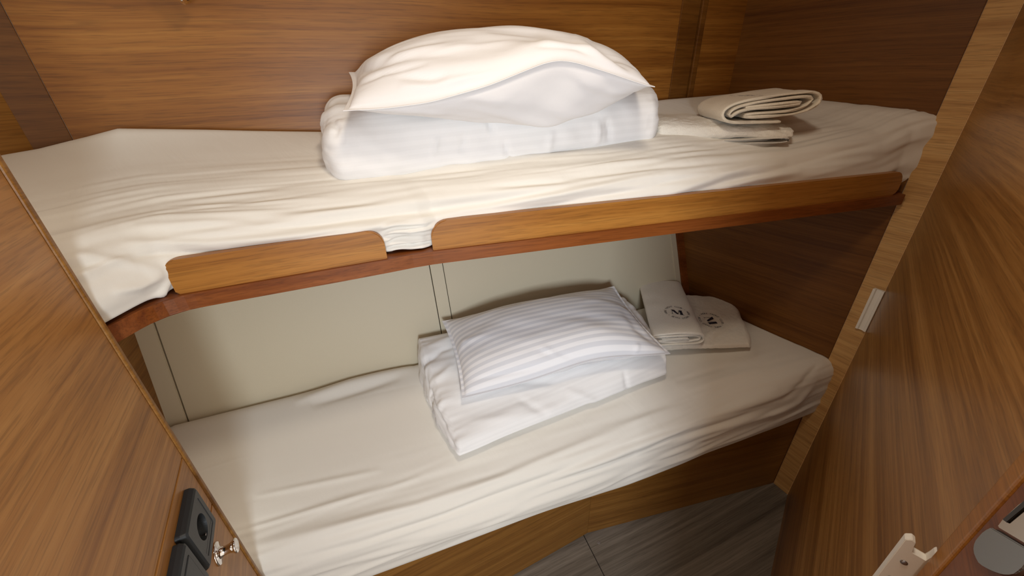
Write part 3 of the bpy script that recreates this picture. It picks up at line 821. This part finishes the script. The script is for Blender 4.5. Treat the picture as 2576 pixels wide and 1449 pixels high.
# ------------------------------------------------------------------ towels
def strip_towel(name, path, thick, length, origin, xdir, adir, mat, zc=1.0, na=26, wob=0.0015, seed=60, taper=None):
    """folded towel: a cloth layer following PATH (x along xdir, z up), drawn out along adir"""
    path = np.array(path, float)
    P = smooth_curve(path, 150, it=3)
    t = np.gradient(P, axis=0); t /= np.linalg.norm(t, axis=1, keepdims=True)
    nn = np.stack([-t[:, 1], t[:, 0]], 1)
    h = thick / 2
    L_ = P + nn * h; R_ = P - nn * h
    capE = [P[-1] + t[-1] * h * math.cos(x) * 0.9 + nn[-1] * h * math.sin(x) for x in (0.8, 0, -0.8)]
    capS = [P[0] - t[0] * h * math.cos(x) * 0.9 + nn[0] * h * math.sin(x) for x in (-0.8, 0, 0.8)]
    ring = np.concatenate([L_, capE, R_[::-1], capS])
    A = np.concatenate([[0.0, 0.0015], np.linspace(0.006, length - 0.006, na), [length - 0.0015, length]])
    ins = np.concatenate([[0.55, 0.85], np.ones(na), [0.85, 0.55]])
    ctr = np.concatenate([P, [P[-1]] * 3, P[::-1], [P[0]] * 3])
    xd = np.array([xdir[0], xdir[1], 0.0]); xd /= np.linalg.norm(xd); ad = np.array([adir[0], adir[1], 0.0]); ad /= np.linalg.norm(ad)
    V = np.zeros((len(ring), len(A), 3))
    for j, (aa, s_) in enumerate(zip(A, ins)):
        pt = ctr + (ring - ctr) * s_
        sc = 1.0 if taper is None else taper(aa / length)
        c0 = P.mean(axis=0)
        wv = wob * noise(np.arange(len(pt)) * 0.11, np.full(len(pt), aa * 25), seed)
        off = 0.004 * noise(np.arange(len(pt)) * 0.045, np.zeros(len(pt)), seed + 3) * (1 - aa / length)
        V[:, j] = np.array(origin) + np.outer(pt[:, 0] * sc, xd) + np.outer(np.full(len(pt), aa) + off, ad)
        V[:, j, 2] += pt[:, 1] * zc + wv
    return grid_obj(name, V, closed_u=True, mat=mat, cap=True)

# upper stack: a plump folded bath towel with its thin end layer peeping out below
def join_meshes(a, b):
    bm = bmesh.new(); bm.from_mesh(a.data); bm.from_mesh(b.data); bm.to_mesh(a.data); bm.free()
    for p in a.data.polygons: p.use_smooth = True
    bpy.data.objects.remove(b)
C_t1 = [(0.350, 0.972, 1.257), (0.655, 0.925, 1.252), (0.675, 1.12, 1.262), (0.39, 1.17, 1.268),
        (0.350, 0.985, 1.301), (0.660, 0.940, 1.286), (0.675, 1.12, 1.289), (0.39, 1.17, 1.308)]
def d_t1(A, B, C, V): return 0.0035 * noise(A * 3, B * 2 + C, 75) + 0.001 * noise(A * 22, C * 9 + B * 9, 76) + 0.0025 * (A > .8) * noise(B * 9, C * 7, 77)
tw1 = soft_block('folded_towel', C_t1, (0.09, 3.0, 0.65), M_towel, (80, 40, 24), d_t1, [([(1900, 320), (1960, 335), (2000, 350)], 6, 0.002)])
S1 = [(0.02, 0.004), (0.13, 0.0035), (0.20, 0.001), (0.262, 0.0015), (0.283, 0.004), (0.290, 0.009), (0.280, 0.0135), (0.255, 0.012), (0.19, 0.008), (0.10, 0.008), (0.02, 0.009)]
join_meshes(tw1, strip_towel('layer', S1, 0.0035, 0.15, (0.352, 0.968, 1.249), (0.297, -0.045), (0.12, 0.99), M_towel, seed=61, wob=0.001))
tag(tw1, 'thick white folded towel lying on the upper mattress beside the duvet', 'towel')
S2 = [(0.135, 0.004), (0.08, 0.0035), (0.03, 0.004), (0.006, 0.012), (-0.004, 0.030), (0.006, 0.048), (0.040, 0.062), (0.10, 0.070), (0.16, 0.076), (0.196, 0.079), (0.212, 0.068), (0.214, 0.052), (0.200, 0.036), (0.165, 0.022), (0.11, 0.0185), (0.045, 0.018),
      (0.050, 0.027), (0.12, 0.0285), (0.168, 0.033), (0.190, 0.047), (0.198, 0.060), (0.184, 0.068), (0.11, 0.060), (0.045, 0.052), (0.016, 0.038), (0.012, 0.024), (0.022, 0.020), (0.028, 0.031), (0.06, 0.040), (0.12, 0.042), (0.172, 0.048), (0.172, 0.056), (0.11, 0.050), (0.05, 0.044)]
S2 = [(x * 0.95, z * 0.78) for x, z in S2]
tw2 = strip_towel('folded_towel', S2, 0.0062, 0.150, (0.480, 0.935, 1.2925), (0.98, -0.03), (0.06, 1.0), M_towel2, seed=64)
tag(tw2, 'small cream towel folded into a roll on top of the thick upper bunk towel', 'towel')

# lower pair: wide flat towel and folded towel over its left side
def d_tw(A, B, C, V): return 0.003 * noise(A * 2.5, B * 2.5, 71) + 0.0008 * noise(A * 20, B * 20, 72)
C_t3 = [P3(1655, 886, 0.612), P3(1900, 880, 0.612), P3(1850, 758, 0.628), P3(1625, 760, 0.64),
        P3(1655, 868, 0.645), P3(1896, 862, 0.640), P3(1838, 742, 0.652), P3(1640, 735, 0.66)]
tw3 = soft_block('folded_towel', C_t3, (0.10, 5.0, 0.7), M_towel, (70, 60, 14), d_tw, [
    ([(1780, 870), (1820, 835), (1870, 815)], 7, -0.003), ([(1770, 850), (1800, 835), (1835, 825)], 8, 0.003)])
tag(tw3, 'flat white towel with a dark monogram lying in the corner of the lower bunk', 'towel')
fl = onz(1664, 872, 0.648); fr_ = onz(1772, 866, 0.648); bk = onz(1625, 732, 0.648)
xv = (fr_ - fl)[:2]; Lx = np.linalg.norm(xv); av = (bk - fl)[:2]; La = np.linalg.norm(av)
S4 = [(-0.02, 0.0045), (Lx * .6, 0.004), (Lx - 0.018, 0.005), (Lx - 0.004, 0.014), (Lx - 0.006, 0.030), (Lx - 0.022, 0.040), (Lx * .5, 0.045), (0.004, 0.046), (-0.030, 0.042),
      (-0.034, 0.033), (0.0, 0.036), (Lx * .5, 0.0365), (Lx - 0.024, 0.032), (Lx - 0.014, 0.022), (Lx - 0.024, 0.013), (Lx * .5, 0.0115), (-0.01, 0.013), (-0.02, 0.020), (0.02, 0.0205), (Lx * .55, 0.020), (Lx * .62, 0.025), (Lx * .4, 0.029), (0, 0.029)]
tw4 = strip_towel('folded_towel', S4, 0.0072, min(La, 0.36), (fl[0], fl[1], 0.648), xv, av, M_towel, seed=67, zc=0.95)
tag(tw4, 'white towel with a dark monogram folded in layers beside the striped pillow', 'towel')

# ------------------------------------------------------------------ embroidered monograms
def glyph(ch):
    cu = bpy.data.curves.new('glyph', 'FONT'); cu.body = ch; cu.size = 1.0; cu.align_x = 'CENTER'; cu.resolution_u = 3
    ob = bpy.data.objects.new('glyph', cu); COL.objects.link(ob)
    dg = bpy.context.evaluated_depsgraph_get(); me = bpy.data.meshes.new_from_object(ob.evaluated_get(dg))
    vs = [tuple(v.co) for v in me.vertices]; fs = [tuple(p.vertices) for p in me.polygons]
    bpy.data.objects.remove(ob); bpy.data.meshes.remove(me); bpy.data.curves.remove(cu)
    return vs, fs
_GL = {}
def monogram(towel, center, updir, size, name='monogram'):
    """round emblem laid on the towel: big M inside a ring of letters"""
    me = towel.data; bvh = BVHTree.FromPolygons([v.co.copy() for v in me.vertices], [tuple(p.vertices) for p in me.polygons])
    up = np.array(updir[:2], float); up /= np.linalg.norm(up); rt = np.array([up[1], -up[0]])
    V = []; F = []
    def put(vs, fs):
        o = len(V); V.extend(vs); F.extend([tuple(i + o for i in f) for f in fs])
    # big M: thin left leg, heavy diagonal, thin diagonal, heavy right leg
    s = size
    def quad(p): put([(x * s, y * s) for x, y in p], [tuple(range(len(p)))])
    quad([(-.50, -.42), (-.46, -.42), (-.40, .40), (-.44, .40)]); quad([(-.58, -.46), (-.38, -.46), (-.38, -.42), (-.58, -.42)])
    quad([(-.56, .46), (-.50, .40), (-.22, .46)]); quad([(-.52, .44), (-.20, .46), (.10, -.36), (.00, -.42), (-.08, -.36)])
    quad([(.02, -.40), (.06, -.40), (.28, .44), (.24, .46)]); quad([(.20, .46), (.50, .46), (.50, .40), (.20, .40)])
    quad([(.24, .44), (.48, .44), (.52, -.42), (.26, -.42)]); quad([(.18, -.46), (.62, -.46), (.60, -.40), (.20, -.40)])
    txt = 'YACHT CLUB \u2022 MORE YACHT CLUB \u2022 MORE '
    n = len(txt)
    for k, ch in enumerate(txt):
        if ch == ' ': continue
        if ch not in _GL: _GL[ch] = glyph(ch)
        vs, fs = _GL[ch]; th = math.radians(150) - 2 * math.pi * k / n
        R = 1.0 * s; hs = 0.31 * s
        c_, s_ = math.cos(th - math.pi / 2), math.sin(th - math.pi / 2)
        q = []
        for x, y, _ in vs:
            X, Y = x * hs, y * hs + R
            q.append((X * c_ - Y * s_, X * s_ + Y * c_))
        put(q, fs)
    W3 = []
    for x, y in V:
        p = np.array(center[:2]) + rt * x + up * y
        hit = bvh.ray_cast(Vector((p[0], p[1], center[2] + 0.2)), Vector((0, 0, -1)))
        z = hit[0].z if hit[0] else center[2]
        W3.append((p[0], p[1], z + 0.0012))
    m2 = bpy.data.meshes.new(name); m2.from_pydata(W3, [], F)
    o = link(name, m2, M_thread, towel)
    o['label'] = 'dark embroidered M inside a ring of small letters'
    return o
c4 = onz(1703, 786, 0.694); u4 = (onz(1694, 755, 0.694) - c4)
monogram(tw4, c4, u4, 0.0335)
c3 = onz(1788, 806, 0.648); u3 = (onz(1842, 800, 0.648) - c3)
monogram(tw3, c3, u3, 0.0335)
c2 = onz(1876, 242, 1.352)
monogram(tw2, c2, (0, 1), 0.026)

# ------------------------------------------------------------------ white plastic door catches
def u_profile(w, d, lip, base):
    return [(0, 0), (w, 0), (w, d), (w - lip, d), (w - lip - .002, base), (lip + .002, base), (lip, d), (0, d)]
def catch(name, P, dirx, z0, z1, w, d, label, screws=False, flip=1):
    e = empty(name, (P[0], P[1], z0), az(*dirx)); tag(e, label, 'door catch', 'white plastic door catches')
    prof = [(x, y * flip) for x, y in u_profile(w, d, w * 0.22, d * 0.55)]
    bm_obj('body', prism_bm(prof, 0, z1 - z0, 0.0008), M_white, e)
    if screws:
        for f in (0.32, 0.66):
            mt = Matrix.Translation((w * 0.5, d * 0.55 * flip, (z1 - z0) * (1 - f) if False else (z1 - z0) - 0.03 * (1 + 1.4 * (f > .5)))) @ Matrix.Rotation(-math.pi / 2 * flip, 4, 'X')
            bm_obj('screw', lathe_bm([(.0035, 0), (.0034, .0010), (.002, .0016)], 16, mat=mt), M_screw, e, smooth=True)
    return e
pv = POST - JAMB; pv /= np.linalg.norm(pv)
catch('door_catch', JAMB + pv * 0.031, pv, 0.737, 0.866, 0.025, 0.010, 'small white grooved plastic catch high on the wooden door post', flip=-1)
# the larger one stands out of the wall beside the door edge, its screwed face toward the cabin entrance
P_ = POST - RD * 0.8985
e = empty('door_catch', (P_[0], P_[1], 0.80), az(*(-RD)))
tag(e, 'larger white plastic catch with screws low beside the open door edge', 'door catch', 'white plastic door catches')
HT = 0.163
pr_ = [(0, 0), (0.024, 0), (0.024, HT - .004), (0.020, HT), (0.0165, HT - .002), (0.0150, HT - .018), (0.0025, HT - .020), (0.0012, HT - .004), (0, HT - .002)]
bm = bmesh.new()
A_ = [bm.verts.new((-0.009, -q, z)) for q, z in pr_]; B_ = [bm.verts.new((0.0, -q, z)) for q, z in pr_]
bm.faces.new(A_); bm.faces.new(B_[::-1])
for i in range(len(pr_)): bm.faces.new([A_[i], B_[i], B_[(i + 1) % len(pr_)], A_[(i + 1) % len(pr_)]])
bmesh.ops.bevel(bm, geom=bm.edges[:], offset=0.0006, segments=2, affect='EDGES')
bm_obj('body', bm, M_white, e)
for zz in (HT - 0.036, HT - 0.068):
    mt = Matrix.Translation((0.0, -0.0145, zz)) @ Matrix.Rotation(math.pi / 2, 4, 'Y')
    bm_obj('screw', lathe_bm([(.0032, 0), (.0031, .0008), (.0018, .0012)], 16, mat=mt), M_screw, e, smooth=True)

# ------------------------------------------------------------------ open cabin door edge close on the right
NE = POST - RD * 0.900
de = empty('door_1', (NE[0], NE[1], 0), az(*(-RD))); struct(de)
# local x runs toward the camera side, local -y stands into the room
bm_obj('door_edge', box_bm(0.001, 0.025, -0.004, 0.03, 0.02, CEIL - .02, 0.004, 4), M_rail, de)
bm_obj('door_panel', box_bm(0.0252, 0.19, -0.002, 0.028, 0.02, CEIL - .02, 0.001), M_edge, de)

# door lock on the near face of the open door
def dl(x, y):
    P = onv(x, y, NE, RD); v = P[:2] - NE; return (v @ (-RD) / np.linalg.norm(RD), P[2])
def plate(name, pts, y0, y1, mat, parent, bev=0.0008):
    pts = [dl(*p) for p in pts]; bm = bmesh.new()
    A = [bm.verts.new((x, y0, z)) for x, z in pts]; B = [bm.verts.new((x, y1, z)) for x, z in pts]
    bm.faces.new(A); bm.faces.new(B[::-1]); n = len(A)
    for i in range(n): bm.faces.new([A[i], B[i], B[(i + 1) % n], A[(i + 1) % n]])
    bmesh.ops.bevel(bm, geom=bm.edges[:], offset=bev, segments=2, affect='EDGES')
    return bm_obj(name, bm, mat, parent)
rose = smooth_curve([(2516, 1336), (2478, 1362), (2468, 1392), (2480, 1425), (2515, 1446), (2560, 1462), (2600, 1450), (2625, 1400)], 24, it=3)
lk = plate('lock_rosette', [tuple(p) for p in rose], -0.0055, -0.0021, M_satin, de)
plate('lock_gap', [(2524, 1338), (2518, 1343), (2640, 1425), (2650, 1415)], -0.0035, -0.0022, M_black, de, 0.0003)
plate('lock_case', [(2546, 1316), (2530, 1334), (2650, 1405), (2700, 1340), (2640, 1240), (2585, 1278)], -0.0050, -0.0021, M_chrome, de)
plate('lock_slot', [(2549, 1318), (2560, 1326), (2640, 1262), (2630, 1250)], -0.0060, -0.0051, M_black, de, 0.0003)

# reading light high on the back panelling
rl = empty('reading_light', (0, 0, 0)); tag(rl, 'reading light on the back panelling, cut by the top edge of the picture', 'lamp')
wn = np.array([bd[1], -bd[0]])          # from the wall into the cabin
bse = CLEFT + bd * 0.02
E_ = onv(476, -3, CLEFT + wn * 0.055, bd); S_ = onv(395, -75, CLEFT + wn * 0.050, bd)
ax = Vector(E_ - S_); Lh = ax.length
mt = Matrix.Translation(Vector(S_)) @ ax.to_track_quat('Z', 'Y').to_matrix().to_4x4()
bm_obj('lamp_head', lathe_bm([(0.006, -0.01), (0.013, 0.0), (0.0145, Lh * 0.4), (0.0145, Lh - 0.002), (0.0125, Lh), (0.011, Lh - 0.004)], 32, mat=mt), M_chrome, rl, smooth=True)
mid = S_ ; wp = mid.copy(); wp[:2] = mid[:2] - wn * 0.050
mb = Matrix.Translation(Vector(wp)) @ Vector((wn[0], wn[1], 0)).to_track_quat('Z', 'Y').to_matrix().to_4x4()
bm_obj('wall_rosette', lathe_bm([(0.024, 0), (0.024, 0.006), (0.020, 0.009), (0.005, 0.010), (0.005, 0.050), (0.003, 0.052)], 32, mat=mb), M_chrome, rl, smooth=True)
